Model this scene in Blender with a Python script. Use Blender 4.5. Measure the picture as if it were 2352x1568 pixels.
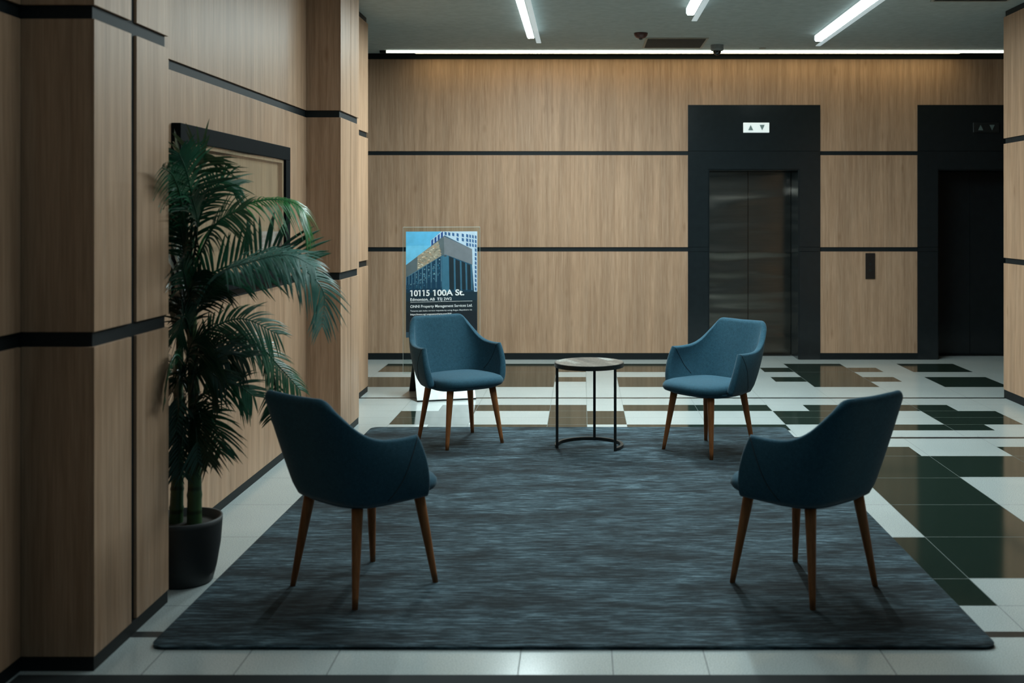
import bpy, bmesh, math, random
from mathutils import Vector, Matrix
random.seed(7)
for o in list(bpy.data.objects):
    bpy.data.objects.remove(o, do_unlink=True)
scn = bpy.context.scene
COL = scn.collection

# ------------------------------------------------------------------ camera
F, PX, PY, EYE = 2500.0, 1337.7, 491.6, 1.55
cam_d = bpy.data.cameras.new('camera')
cam = bpy.data.objects.new('camera', cam_d)
COL.objects.link(cam)
cam.location = (0, 0, EYE)
cam.rotation_euler = (math.pi / 2, 0, 0)
cam_d.sensor_width = 36.0
cam_d.sensor_fit = 'HORIZONTAL'
cam_d.lens = F * 36.0 / 2352.0
cam_d.shift_x = -(PX - 1176.0) / 2352.0
cam_d.shift_y = (PY - 784.0) / 2352.0
cam_d.clip_start = 0.05
cam_d.clip_end = 100
cam_d.dof.use_dof = True
cam_d.dof.focus_distance = 7.6
cam_d.dof.aperture_fstop = 2.8
scn.camera = cam

# ------------------------------------------------------------------ world, exposure
world = bpy.data.worlds.new('night')
scn.world = world
world.use_nodes = True
bg = world.node_tree.nodes['Background']
bg.inputs[0].default_value = (0.35, 0.62, 0.72, 1)
bg.inputs[1].default_value = 0.17
scn.view_settings.view_transform = 'Standard'
scn.view_settings.look = 'None'
scn.view_settings.gamma = 1.0
scn.view_settings.exposure = 0.0
LAMP_POWER = 330.0
COVE_POWER = 2.5
WASH_POWER = 13.0
LAMP_COLOR = (0.80, 0.98, 1.0, 1)
COVE_COLOR = (0.92, 1.0, 0.84, 1)


# ------------------------------------------------------------------ pixel helper (2352 x 1568 frame)
def at(x, y, depth):
    return Vector(((x - PX) * depth / F, depth, EYE - (y - PY) * depth / F))


# ------------------------------------------------------------------ materials
def new_mat(name):
    m = bpy.data.materials.new(name)
    m.use_nodes = True
    nt = m.node_tree
    return m, nt, nt.nodes['Principled BSDF']


def setp(b, **kw):
    names = dict(color='Base Color', rough='Roughness', metal='Metallic', spec='Specular IOR Level',
                 coat='Coat Weight', coat_rough='Coat Roughness', sheen='Sheen Weight', sheen_rough='Sheen Roughness',
                 aniso='Anisotropic', trans='Transmission Weight', ior='IOR', emit='Emission Color',
                 power='Emission Strength', alpha='Alpha', sub='Subsurface Weight')
    for k, v in kw.items():
        if k in ('color', 'emit') and len(v) == 3:
            v = (*v, 1)
        b.inputs[names[k]].default_value = v


def coords(nt, scale, kind='Object', rot=(0, 0, 0)):
    tc = nt.nodes.new('ShaderNodeTexCoord')
    mp = nt.nodes.new('ShaderNodeMapping')
    mp.inputs['Scale'].default_value = scale
    mp.inputs['Rotation'].default_value = rot
    nt.links.new(tc.outputs[kind], mp.inputs['Vector'])
    return mp.outputs[0]


def noise(nt, vec, scale=1.0, detail=4, rough=0.55, dist=0.0):
    n = nt.nodes.new('ShaderNodeTexNoise')
    n.inputs['Scale'].default_value = scale
    n.inputs['Detail'].default_value = detail
    n.inputs['Roughness'].default_value = rough
    n.inputs['Distortion'].default_value = dist
    nt.links.new(vec, n.inputs['Vector'])
    return n.outputs['Fac']


def ramp(nt, fac, stops):
    r = nt.nodes.new('ShaderNodeValToRGB')
    e = r.color_ramp.elements
    while len(e) < len(stops):
        e.new(0.5)
    for el, (p, c) in zip(e, stops):
        el.position = p
        el.color = (*c, 1)
    nt.links.new(fac, r.inputs[0])
    return r.outputs[0]


def mixc(nt, a, b, fac, mode='MIX'):
    m = nt.nodes.new('ShaderNodeMix')
    m.data_type = 'RGBA'
    m.blend_type = mode
    for sock, v in ((m.inputs[0], fac), (m.inputs[6], a), (m.inputs[7], b)):
        if isinstance(v, (int, float)):
            sock.default_value = v
        elif isinstance(v, tuple):
            sock.default_value = (*v, 1)
        else:
            nt.links.new(v, sock)
    return m.outputs[2]


def bump(nt, b, h, strength=0.2, dist=0.01):
    n = nt.nodes.new('ShaderNodeBump')
    n.inputs['Strength'].default_value = strength
    n.inputs['Distance'].default_value = dist
    nt.links.new(h, n.inputs['Height'])
    nt.links.new(n.outputs[0], b.inputs['Normal'])


def plain(name, color, rough=0.5, **kw):
    m, nt, b = new_mat(name)
    setp(b, color=color, rough=rough, **kw)
    v = coords(nt, (14, 14, 14))
    n = noise(nt, v, 1.0, 3)
    c = ramp(nt, n, [(0.3, tuple(x * 0.9 for x in color)), (0.7, tuple(min(1, x * 1.08) for x in color))])
    nt.links.new(c, b.inputs['Base Color'])
    return m


def wood_mat(name, dark, mid, light, rough=0.38, knots=True, freq=1.0):
    m, nt, b = new_mat(name)
    v1 = coords(nt, (42 * freq, 42 * freq, 1.5 * freq))
    v2 = coords(nt, (9 * freq, 9 * freq, 0.55 * freq))
    v3 = coords(nt, (190 * freq, 190 * freq, 6 * freq))
    n1 = noise(nt, v1, 1.0, 5, 0.6, 0.4)
    n2 = noise(nt, v2, 1.0, 3, 0.5, 0.6)
    n3 = noise(nt, v3, 1.0, 2, 0.5)
    c1 = ramp(nt, n1, [(0.34, dark), (0.5, mid), (0.66, light)])
    c2 = ramp(nt, n2, [(0.36, tuple(x * 0.76 for x in mid)), (0.64, tuple(x * 1.14 for x in mid))])
    c = mixc(nt, c1, c2, 0.5)
    g = ramp(nt, n3, [(0.40, (0.78, 0.77, 0.76)), (0.60, (1.0, 1.0, 1.0))])
    c = mixc(nt, c, g, 0.6, 'MULTIPLY')
    if knots:
        v4 = coords(nt, (5.5, 5.5, 1.9))
        vo = nt.nodes.new('ShaderNodeTexVoronoi')
        vo.inputs['Scale'].default_value = 1.0
        nt.links.new(v4, vo.inputs['Vector'])
        k = ramp(nt, vo.outputs['Distance'], [(0.02, (0.72, 0.66, 0.6)), (0.13, (1, 1, 1))])
        c = mixc(nt, c, k, 0.75, 'MULTIPLY')
    nt.links.new(c, b.inputs['Base Color'])
    setp(b, rough=rough, spec=0.22)
    bump(nt, b, n3, 0.05, 0.002)
    return m


M = {}
M['wood'] = wood_mat('oak_veneer', (0.325, 0.188, 0.112), (0.455, 0.285, 0.182), (0.56, 0.372, 0.252), rough=0.46)
M['walnut'] = wood_mat('walnut', (0.19, 0.068, 0.022), (0.28, 0.108, 0.038), (0.36, 0.145, 0.055), rough=0.4, knots=False, freq=2)
M['dark'] = plain('charcoal_core', (0.009, 0.013, 0.015), 0.6, spec=0.22)
M['base'] = plain('black_baseboard', (0.007, 0.010, 0.011), 0.55, spec=0.2)
M['black_metal'] = plain('black_metal', (0.012, 0.014, 0.014), 0.45, metal=0.3)
M['frame_gloss'] = plain('black_laminate', (0.012, 0.016, 0.018), 0.16, spec=0.35)
M['case_frame'] = plain('matt_black_frame', (0.005, 0.007, 0.008), 0.7, spec=0.04)
M['ceiling'] = plain('painted_ceiling', (0.34, 0.395, 0.385), 0.8)
M['white_paint'] = plain('white_paint', (0.68, 0.72, 0.72), 0.45)
M['pot'] = plain('matt_black_pot', (0.014, 0.017, 0.018), 0.6)
M['soil'] = plain('soil', (0.018, 0.014, 0.010), 0.95)
M['alarm'] = plain('dark_red_plastic', (0.06, 0.016, 0.012), 0.4)
M['vent'] = plain('grey_vent', (0.05, 0.055, 0.055), 0.6)
M['vent_rim'] = plain('vent_rim', (0.30, 0.29, 0.24), 0.6)
M['smoked'] = plain('smoked_dome', (0.01, 0.012, 0.012), 0.08)
M['cam_body'] = plain('camera_body', (0.20, 0.22, 0.22), 0.5)
M['arrow'] = plain('arrow_grey', (0.22, 0.30, 0.30), 0.4)
M['arrow_pale'] = plain('arrow_pale', (0.14, 0.19, 0.19), 0.35)
M['plate_dark'] = plain('dark_plate', (0.016, 0.019, 0.020), 0.3)
M['call_plate'] = plain('bronze_plate', (0.030, 0.024, 0.022), 0.35, metal=0.4)
M['mat'] = plain('entrance_mat', (0.012, 0.016, 0.017), 0.9)
M['piping'] = plain('dark_piping', (0.008, 0.022, 0.032), 0.7)
M['under'] = plain('under_fabric', (0.012, 0.016, 0.02), 0.9)


def emission(name, color, power):
    m, nt, b = new_mat(name)
    setp(b, color=(0.8, 0.8, 0.8), emit=color[:3], power=power, rough=0.5)
    return m


M['lamp'] = emission('lamp_lens', LAMP_COLOR, LAMP_POWER)
M['lamp_dim'] = emission('lamp_lens_dim', LAMP_COLOR, LAMP_POWER * 0.34)
M['lamp_low'] = emission('lamp_lens_low', LAMP_COLOR, LAMP_POWER * 0.05)
M['lamp_faint'] = emission('lamp_lens_faint', LAMP_COLOR, LAMP_POWER * 0.10)
M['lamp_ghost'] = emission('lamp_ghost_glow', (0.62, 0.80, 0.86, 1), 0.42)  # pale glow for the lamps' ghost reflection in glass, no real lens
M['cove'] = emission('cove_lens', COVE_COLOR, COVE_POWER)
M['lamp_glow'] = emission('lamp_side_glow', LAMP_COLOR, 1.5)
M['wash'] = emission('warm_wash_lens', (1.0, 0.84, 0.45, 1), WASH_POWER)
M['lantern'] = emission('lantern_face', (0.80, 0.93, 0.92, 1), 0.48)

# white terrazzo tile
m, nt, b = new_mat('pale_terrazzo')
v = coords(nt, (1, 1, 1))
n1 = noise(nt, v, 240, 2, 0.7)
n2 = noise(nt, v, 1.6, 3, 0.5)
c = ramp(nt, n1, [(0.32, (0.27, 0.31, 0.31)), (0.5, (0.50, 0.545, 0.54)), (0.7, (0.62, 0.66, 0.65))])
c2 = ramp(nt, n2, [(0.3, (0.88, 0.9, 0.9)), (0.7, (1, 1, 1))])
c = mixc(nt, c, c2, 1.0, 'MULTIPLY')
nt.links.new(c, b.inputs['Base Color'])
setp(b, rough=0.20, spec=0.5)
M['tile_white'] = m
# dark green granite tile
m, nt, b = new_mat('dark_green_granite')
v = coords(nt, (1, 1, 1))
n1 = noise(nt, v, 230, 2, 0.8)
c = ramp(nt, n1, [(0.35, (0.008, 0.016, 0.012)), (0.6, (0.019, 0.034, 0.026)), (0.70, (0.085, 0.115, 0.095))])
nt.links.new(c, b.inputs['Base Color'])
setp(b, rough=0.09, spec=0.6)
M['tile_dark'] = m
M['strip'] = plain('black_strip', (0.008, 0.010, 0.010), 0.35)
M['grout'] = plain('grout', (0.13, 0.15, 0.145), 0.7)

# rug
m, nt, b = new_mat('charcoal_rug')
v1 = coords(nt, (8.5, 80, 80))
v2 = coords(nt, (1.6, 5.5, 5.5))
v3 = coords(nt, (420, 420, 420))
n1 = noise(nt, v1, 1.0, 6, 0.72, 0.3)
n2 = noise(nt, v2, 1.0, 4, 0.6, 0.3)
n3 = noise(nt, v3, 1.0, 2, 0.7)
ca = ramp(nt, n1, [(0.38, (0.007, 0.014, 0.018)), (0.5, (0.023, 0.040, 0.049)), (0.62, (0.092, 0.138, 0.162))])
cb = ramp(nt, n2, [(0.38, (0.42, 0.43, 0.44)), (0.62, (1.40, 1.42, 1.45))])
c = mixc(nt, ca, cb, 1.0, 'MULTIPLY')
cc = ramp(nt, n3, [(0.3, (0.75, 0.75, 0.75)), (0.7, (1.1, 1.1, 1.1))])
c = mixc(nt, c, cc, 0.8, 'MULTIPLY')
nt.links.new(c, b.inputs['Base Color'])
setp(b, rough=0.85, sheen=0.05, spec=0.12)
bump(nt, b, n1, 0.35, 0.004)
M['rug'] = m

# teal wool fabric
m, nt, b = new_mat('teal_wool')
v1 = coords(nt, (330, 330, 330))
v2 = coords(nt, (60, 60, 60))
n1 = noise(nt, v1, 1.0, 3, 0.7)
n2 = noise(nt, v2, 1.0, 3, 0.6)
c = ramp(nt, n1, [(0.3, (0.013, 0.050, 0.076)), (0.52, (0.020, 0.073, 0.110)), (0.70, (0.040, 0.112, 0.158))])
c2 = ramp(nt, n2, [(0.3, (0.85, 0.85, 0.85)), (0.7, (1.1, 1.1, 1.1))])
c = mixc(nt, c, c2, 1.0, 'MULTIPLY')
nt.links.new(c, b.inputs['Base Color'])
setp(b, rough=0.85, sheen=0.16, sheen_rough=0.35, spec=0.2)
bump(nt, b, n1, 0.25, 0.002)
M['fabric'] = m

# brushed elevator steel with gently buckled sheet
m, nt, b = new_mat('brushed_steel')
v1 = coords(nt, (0.8, 0.8, 5.0))
v2 = coords(nt, (6, 6, 700))
n1 = noise(nt, v1, 1.0, 1, 0.4, 0.3)
n2 = noise(nt, v2, 1.0, 2, 0.5)
c = ramp(nt, n2, [(0.3, (0.125, 0.115, 0.10)), (0.7, (0.18, 0.168, 0.148))])
nt.links.new(c, b.inputs['Base Color'])
setp(b, metal=1.0, rough=0.22)
bump(nt, b, n1, 0.7, 0.035)
M['steel'] = m


def leaf_mat(name, a, bb, cc, rough=0.32):
    m, nt, b = new_mat(name)
    v = coords(nt, (9, 9, 9))
    n = noise(nt, v, 1.0, 3)
    c = ramp(nt, n, [(0.3, a), (0.5, bb), (0.72, cc)])
    nt.links.new(c, b.inputs['Base Color'])
    setp(b, rough=rough, spec=0.55)
    return m


M['leaf'] = leaf_mat('palm_leaf', (0.007, 0.052, 0.024), (0.012, 0.090, 0.040), (0.028, 0.140, 0.075))
M['leaf_sheen'] = leaf_mat('palm_leaf_sheen', (0.030, 0.120, 0.090), (0.075, 0.200, 0.160), (0.17, 0.32, 0.28), 0.28)  # teal highlights of the cool lamps painted into the leaf colour
M['leaf_bright'] = leaf_mat('palm_leaf_bright', (0.010, 0.11, 0.024), (0.020, 0.19, 0.040), (0.05, 0.26, 0.07), 0.3)
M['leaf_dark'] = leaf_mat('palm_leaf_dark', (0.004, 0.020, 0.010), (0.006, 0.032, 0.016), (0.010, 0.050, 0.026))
m, nt, b = new_mat('bamboo_trunk')
v = coords(nt, (8, 8, 8))
n = noise(nt, v, 1.0, 3)
w = nt.nodes.new('ShaderNodeTexWave')
w.bands_direction = 'Z'
w.inputs['Scale'].default_value = 3.2
w.inputs['Distortion'].default_value = 0.6
nt.links.new(coords(nt, (1, 1, 1)), w.inputs['Vector'])
c = ramp(nt, n, [(0.3, (0.012, 0.050, 0.020)), (0.7, (0.045, 0.090, 0.028))])
k = ramp(nt, w.outputs['Fac'], [(0.0, (0.35, 0.35, 0.3)), (0.12, (1, 1, 1)), (1.0, (1, 1, 1))])
c = mixc(nt, c, k, 1.0, 'MULTIPLY')
nt.links.new(c, b.inputs['Base Color'])
setp(b, rough=0.4)
M['trunk'] = m


def glass_mat(name, tint, refl=0.12, rough=0.02):
    m, nt, b = new_mat(name)
    out = [n for n in nt.nodes if n.type == 'OUTPUT_MATERIAL'][0]
    tr = nt.nodes.new('ShaderNodeBsdfTransparent')
    tr.inputs[0].default_value = (*tint, 1)
    gl = nt.nodes.new('ShaderNodeBsdfGlossy')
    gl.inputs['Roughness'].default_value = rough
    fr = nt.nodes.new('ShaderNodeFresnel')
    fr.inputs['IOR'].default_value = 1.45
    mx = nt.nodes.new('ShaderNodeMixShader')
    geo = nt.nodes.new('ShaderNodeNewGeometry')
    sub = nt.nodes.new('ShaderNodeMath'); sub.operation = 'SUBTRACT'; sub.inputs[0].default_value = 1.0; sub.use_clamp = True
    nt.links.new(geo.outputs['Backfacing'], sub.inputs[1])
    mul = nt.nodes.new('ShaderNodeMath'); mul.operation = 'MULTIPLY'
    nt.links.new(sub.outputs[0], mul.inputs[0])
    nt.links.new(fr.outputs[0], mul.inputs[1])
    nt.links.new(mul.outputs[0], mx.inputs[0])
    nt.links.new(tr.outputs[0], mx.inputs[1])
    nt.links.new(gl.outputs[0], mx.inputs[2])
    nt.links.new(mx.outputs[0], out.inputs[0])
    nt.nodes.remove(b)
    return m


M['acrylic'] = glass_mat('clear_acrylic', (0.93, 0.97, 0.96))
M['pane'] = glass_mat('clear_pane', (0.93, 0.96, 0.95))
M['acrylic_edge'] = plain('acrylic_edge', (0.45, 0.52, 0.50), 0.15)


# ------------------------------------------------------------------ mesh helpers
def link(name, me, mats, parent=None, loc=None):
    o = bpy.data.objects.new(name, me)
    COL.objects.link(o)
    for mm in (mats if isinstance(mats, (list, tuple)) else [mats]):
        me.materials.append(mm)
    if parent:
        o.parent = parent
    if loc:
        o.location = loc
    return o


def finish(name, bm, mats, parent=None, smooth=False, bevel=0, loc=None, recalc=True):
    if recalc:
        bmesh.ops.recalc_face_normals(bm, faces=bm.faces)
    me = bpy.data.meshes.new(name)
    bm.to_mesh(me)
    bm.free()
    if smooth:
        for p in me.polygons:
            p.use_smooth = True
    o = link(name, me, mats, parent, loc)
    if bevel:
        md = o.modifiers.new('bevel', 'BEVEL')
        md.width = bevel
        md.segments = 2
        md.limit_method = 'ANGLE'
    return o


def box(bm, x0, x1, y0, y1, z0, z1, mi=0):
    vs = [bm.verts.new((x, y, z)) for z in (z0, z1) for y in (y0, y1) for x in (x0, x1)]
    for idx in ((0, 2, 3, 1), (4, 5, 7, 6), (0, 1, 5, 4), (2, 6, 7, 3), (0, 4, 6, 2), (1, 3, 7, 5)):
        f = bm.faces.new([vs[i] for i in idx])
        f.material_index = mi


def boxo(name, dims, mat, parent=None, bevel=0):
    bm = bmesh.new()
    box(bm, *dims)
    return finish(name, bm, mat, parent, bevel=bevel)


def prism(bm, poly, z0, z1, mi=0):
    lo = [bm.verts.new((x, y, z0)) for x, y in poly]
    hi = [bm.verts.new((x, y, z1)) for x, y in poly]
    n = len(poly)
    bm.faces.new(lo).material_index = mi
    bm.faces.new(hi).material_index = mi
    for i in range(n):
        bm.faces.new((lo[i], lo[(i + 1) % n], hi[(i + 1) % n], hi[i])).material_index = mi


def tube(bm, pts, radii, n=10, square=False, cap=True):
    rings = []
    pts = [Vector(p) for p in pts]
    if not isinstance(radii, (list, tuple)):
        radii = [radii] * len(pts)
    up = Vector((0, 0, 1))
    prev = None
    for i, p in enumerate(pts):
        t = (pts[min(i + 1, len(pts) - 1)] - pts[max(i - 1, 0)]).normalized()
        if prev is None:
            a = t.cross(up)
            if a.length < 1e-3:
                a = Vector((1, 0, 0))
            a.normalize()
        else:
            a = (prev - t * prev.dot(t)).normalized()
        prev = a
        bb = t.cross(a)
        ring = []
        for k in range(n):
            th = 2 * math.pi * (k + (0.5 if square else 0)) / n
            ring.append(bm.verts.new(p + (a * math.cos(th) + bb * math.sin(th)) * radii[i]))
        rings.append(ring)
    for r0, r1 in zip(rings, rings[1:]):
        for k in range(n):
            bm.faces.new((r0[k], r0[(k + 1) % n], r1[(k + 1) % n], r1[k]))
    if cap:
        bm.faces.new(rings[0])
        bm.faces.new(rings[-1])


def lathe(bm, prof, n=48, c=(0, 0)):
    rings = []
    for r, z in prof:
        if r < 1e-6:
            rings.append([bm.verts.new((c[0], c[1], z))])
        else:
            rings.append([bm.verts.new((c[0] + r * math.cos(2 * math.pi * k / n), c[1] + r * math.sin(2 * math.pi * k / n), z)) for k in range(n)])
    for a, b in zip(rings, rings[1:]):
        if len(a) == 1 and len(b) == 1:
            continue
        for k in range(n):
            k2 = (k + 1) % n
            if len(a) == 1:
                bm.faces.new((a[0], b[k], b[k2]))
            elif len(b) == 1:
                bm.faces.new((a[k], a[k2], b[0]))
            else:
                bm.faces.new((a[k], a[k2], b[k2], b[k]))


def catmull(pts, n):
    pts = [Vector(p) for p in pts]
    P = [pts[0] * 2 - pts[1]] + pts + [pts[-1] * 2 - pts[-2]]
    out = []
    seg = len(pts) - 1
    for j in range(n + 1):
        s = j / n * seg
        i = min(int(s), seg - 1)
        t = s - i
        a, b, c, d = P[i], P[i + 1], P[i + 2], P[i + 3]
        out.append(0.5 * ((2 * b) + (c - a) * t + (2 * a - 5 * b + 4 * c - d) * t * t + (3 * b - a - 3 * c + d) * t ** 3))
    return out


def thing(name, label, cat, loc=(0, 0, 0), rz=0, group=None):
    o = bpy.data.objects.new(name, None)
    COL.objects.link(o)
    o.location = loc
    o.rotation_euler = (0, 0, rz)
    o.empty_display_size = 0.1
    return tag(o, label, cat, group)


def tag(o, label, cat, group=None):
    o['label'] = label
    o['category'] = cat
    if group:
        o['group'] = group
    return o


def struct(o):
    o['kind'] = 'structure'
    return o


# ================================================================== SETTING
CEIL = 3.262
T = 0.012            # how far the wood panels stand in front of the dark reveals
# ---- floor: pale terrazzo with inset dark granite, black strips and thin joints
cX = lambda k: -0.2577 + 0.2925 * k
R = [11.28, 10.99, 10.69, 10.362, 10.073, 9.762]
far_dark = []
def fd(r0, r1, a, bx):      # rows r0..r1 (indices into R), column a..b
    far_dark.append((cX(a), cX(bx), R[r1], R[r0]))
fd(0, 2, -6, -3); fd(2, 3, -3, 0); fd(0, 2, -3, 0); fd(3, 5, -3, 0); fd(3, 5, -8, -3)
fd(0, 2, 0, 1); fd(3, 4, 0, 1)
fd(0, 2, 2, 5); fd(3, 5, 2, 5)
fd(0, 1, 8, 10); fd(1, 2, 7, 11); fd(2, 3, 8, 10); fd(3, 4, 7, 11); fd(4, 5, 8, 10)
fd(0, 2, 12, 14); fd(3, 5, 12, 14)
for a, bx, y0, y1 in ((-3, 1, 8.574, 8.849), (2, 6, 8.574, 8.849), (7, 11, 8.574, 8.849),
                      (-4, -2, 8.023, 8.574), (0, 2, 8.023, 8.574), (6, 8, 8.023, 8.574), (10, 12, 8.023, 8.574),
                      (-3, 1, 7.806, 8.023), (2, 6, 7.806, 8.023), (8, 11, 7.806, 8.023)):
    far_dark.append((cX(a), cX(bx), y0, y1))
near_dark = [(1.40, 2.175, 6.977, 7.254), (2.76, 3.6, 6.977, 7.254), (1.40, 3.6, 6.421, 6.977),
             (1.645, 2.225, 4.636, 6.421), (1.30, 1.645, 4.31, 5.222)]


def floor_band(bm, y0, y1, x0, x1, dark, strips, xj, yj, jw):
    xs = {x0, x1}
    ys = {y0, y1}
    for a, b_, c_, d in dark:
        xs |= {a, b_}
        ys |= {c_, d}
    for a, b_ in strips:
        ys |= {a, b_}
    for x in xj:
        xs |= {x - jw, x + jw}
    for y in yj:
        ys |= {y - jw * 1.3, y + jw * 1.3}
    xs = sorted(x for x in xs if x0 <= x <= x1)
    ys = sorted(y for y in ys if y0 <= y <= y1)
    grid = {}
    def vert(x, y):
        if (x, y) not in grid:
            grid[(x, y)] = bm.verts.new((x, y, 0))
        return grid[(x, y)]
    for xa, xb in zip(xs, xs[1:]):
        for ya, yb in zip(ys, ys[1:]):
            x, y = (xa + xb) / 2, (ya + yb) / 2
            mi = 0
            if any(a < x < b_ and c_ < y < d for a, b_, c_, d in dark):
                mi = 1
            if any(abs(x - j) < jw for j in xj) or any(abs(y - j) < jw * 1.3 for j in yj):
                mi = 3
            if any(a < y < b_ for a, b_ in strips):
                mi = 2
            f = bm.faces.new((vert(xa, ya), vert(xb, ya), vert(xb, yb), vert(xa, yb)))
            f.material_index = mi


bm = bmesh.new()
floor_band(bm, 7.60, 12.6, -6.5, 7.6, far_dark, [(9.155, 9.205)], [cX(k) for k in range(-20, 28, 2)] + [cX(1)],
           [10.69, 9.762, 8.849, 8.574, 8.30, 8.023], 0.0016)
floor_band(bm, 4.044, 7.60, -6.5, 7.6, near_dark, [(7.522, 7.572)], [1.645, 2.225, 2.76], [6.977, 6.40, 5.81, 5.229, 4.629, 4.31], 0.0016)
floor_band(bm, -2.0, 4.044, -6.5, 7.6, [], [(3.988, 4.044)], [-1.486, -1.175, -.8615, -.218, .104, .4285, 1.058, 1.70], [], 0.002)
struct(finish('floor', bm, [M['tile_white'], M['tile_dark'], M['strip'], M['grout']]))
# slab below the tiles
boxo('trim_1', (-6.5, 7.6, -2.0, 12.6, -0.12, -0.004), M['base'])
struct(bpy.data.objects['trim_1'])
struct(boxo('ceiling', (-6.5, 7.6, 1.2, 12.6, CEIL, CEIL + 0.12), M['ceiling']))

# ---- left wall: two pillars and a recess, clad in oak panels over a dark core
UB, UT, LB, LT = 2.2122, 2.2597, 1.0991, 1.1503
XA, XP, XL, XW = -1.904, -1.655, -1.8903, -1.875
Y1, Y2, Y3, Y4, Y5 = 3.69, 4.354, 7.4526, 8.0612, 9.52
bm = bmesh.new()
prism(bm, [(XA - T, 1.2), (XA - T, Y1 + T), (XP - T, Y1 + T), (XP - T, Y2 - T), (XL - T, Y2 - T), (XL - T, Y3 + T), (XP - T, Y3 + T),
           (XP - T, Y4 - T), (XW - T, Y4 - T), (XW - T, Y5 - T), (-6.4, Y5 - T), (-6.4, 1.2)], 0, CEIL)
wall_l = struct(finish('wall_left', bm, M['dark']))


def panel(parent, x0, x1, y0, y1, z0, z1):
    return boxo('wood_panel', (x0, x1, y0, y1, z0, z1), M['wood'], parent, bevel=0.0012)


ZONES = [(0.05, LB), (LT, UB), (UT, CEIL - 0.05)]
for z0, z1 in ZONES:
    panel(wall_l, XA - T, XA, 1.2, Y1, z0, z1)                       # face beside the first pillar
    panel(wall_l, XA, XP - T, Y1, Y1 + T, z0, z1)                    # pillar front
    panel(wall_l, XP - T, XP, Y1, 3.995, z0, z1)                     # pillar side, two boards with a joint
    panel(wall_l, XP - T, XP, 4.042, Y2, z0, z1)
    panel(wall_l, XL, XP - T, Y2 - T, Y2, z0, z1)                    # pillar back
    panel(wall_l, XL - T, XL, Y2, Y3, z0, z1)                        # recess wall
    panel(wall_l, XL, XP - T, Y3, Y3 + T, z0, z1)                    # second pillar front
    panel(wall_l, XP - T, XP, Y3, 7.775, z0, z1)
    panel(wall_l, XP - T, XP, 7.785, Y4, z0, z1)
    panel(wall_l, XW, XP - T, Y4 - T, Y4, z0, z1)
    panel(wall_l, XW - T, XW, Y4, Y5, z0, z1)
bm = bmesh.new()
for x0, x1, y0, y1 in ((XA - T, XA - 0.003, 1.2, Y1), (XA - T, XP - 0.003, Y1 + 0.003, Y1 + T), (XP - T, XP - 0.003, Y1 + T, Y2 - 0.003),
                       (XL - T, XL - 0.003, Y2, Y3), (XL, XP - T, Y3 + 0.003, Y3 + T), (XP - T, XP - 0.003, Y3 + 0.003, Y4 - 0.003),
                       (XW - T, XW - 0.003, Y4, Y5 - 0.003)):
    box(bm, x0, x1, y0, y1, 0, 0.05)
struct(finish('baseboard_left', bm, M['base']))

# ---- back wall with two elevator openings
YB = 11.6
E1, E2 = 1.124, 3.570           # left edges of the two elevator surrounds
EW, EH = 1.411, 2.713
OX, OW, OH, REC = 0.218, 0.970, 2.030, 0.40
bm = bmesh.new()
xs = [-6.5]
for e in (E1, E2):
    xs += [e + OX, e + OX + OW]
xs.append(7.6)
for i in range(0, 6, 2):
    box(bm, xs[i], xs[i + 1], YB + T, YB + 0.9, 0, CEIL)
for i in (1, 3):
    box(bm, xs[i], xs[i + 1], YB + T, YB + 0.9, OH, CEIL)
    box(bm, xs[i], xs[i + 1], YB + 0.62, YB + 0.9, 0, OH)
wall_b = struct(finish('wall_back', bm, M['dark']))
BZ = [(0.07, 1.151), (1.1977, 2.1777), (2.2213, 3.200)]
BASE = BZ
for x0, x1 in ((-6.4, E1), (E1 + EW, E2), (E2 + EW, 7.5)):
    for z0, z1 in BZ[:2]:
        panel(wall_b, x0, x1, YB, YB + T, z0, z1)
bm = bmesh.new()
prismpts = [(-6.4, BZ[2][0]), (E1, BZ[2][0]), (E1, EH), (E1 + EW, EH), (E1 + EW, BZ[2][0]), (E2, BZ[2][0]), (E2, EH), (E2 + EW, EH), (E2 + EW, BZ[2][0]), (7.5, BZ[2][0]), (7.5, BZ[2][1]), (-6.4, BZ[2][1])]
lo = [bm.verts.new((x, YB, z)) for x, z in prismpts]
hi = [bm.verts.new((x, YB + T, z)) for x, z in prismpts]
bm.faces.new(lo)
bm.faces.new(hi)
for i in range(len(lo)):
    j = (i + 1) % len(lo)
    bm.faces.new((lo[i], lo[j], hi[j], hi[i]))
finish('wood_panel', bm, M['wood'], wall_b)
bm = bmesh.new()
for x0, x1 in ((-6.4, E1), (E1 + EW, E2), (E2 + EW, 7.5)):
    box(bm, x0, x1, YB + 0.003, YB + T, 0, 0.07)
struct(finish('baseboard_back', bm, M['base']))

# ---- right wall
XR, YR = 3.560, 9.20
bm = bmesh.new()
box(bm, XR + T, 7.6, 1.2, YR - T, 0, CEIL)
wall_r = struct(finish('wall_right', bm, M['dark']))
for z0, z1 in ((0.07, 1.136), (1.182, 2.143), (2.189, CEIL - 0.05)):
    panel(wall_r, XR, XR + T, 1.2, YR, z0, z1)
    panel(wall_r, XR + T, 7.5, YR - T, YR, z0, z1)
bm = bmesh.new()
box(bm, XR + 0.003, XR + T, 1.2, YR - 0.003, 0, 0.07)
box(bm, XR + T, 7.5, YR - T, YR - 0.003, 0, 0.07)
struct(finish('baseboard_right', bm, M['base']))
# lobby ends
struct(boxo('wall_lobby_end', (7.5, 7.6, 9.2, 12.4, 0, CEIL), M['dark']))
struct(boxo('wall_lobby_start', (-6.5, -6.4, 9.5, 12.4, 0, CEIL), M['dark']))

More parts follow.
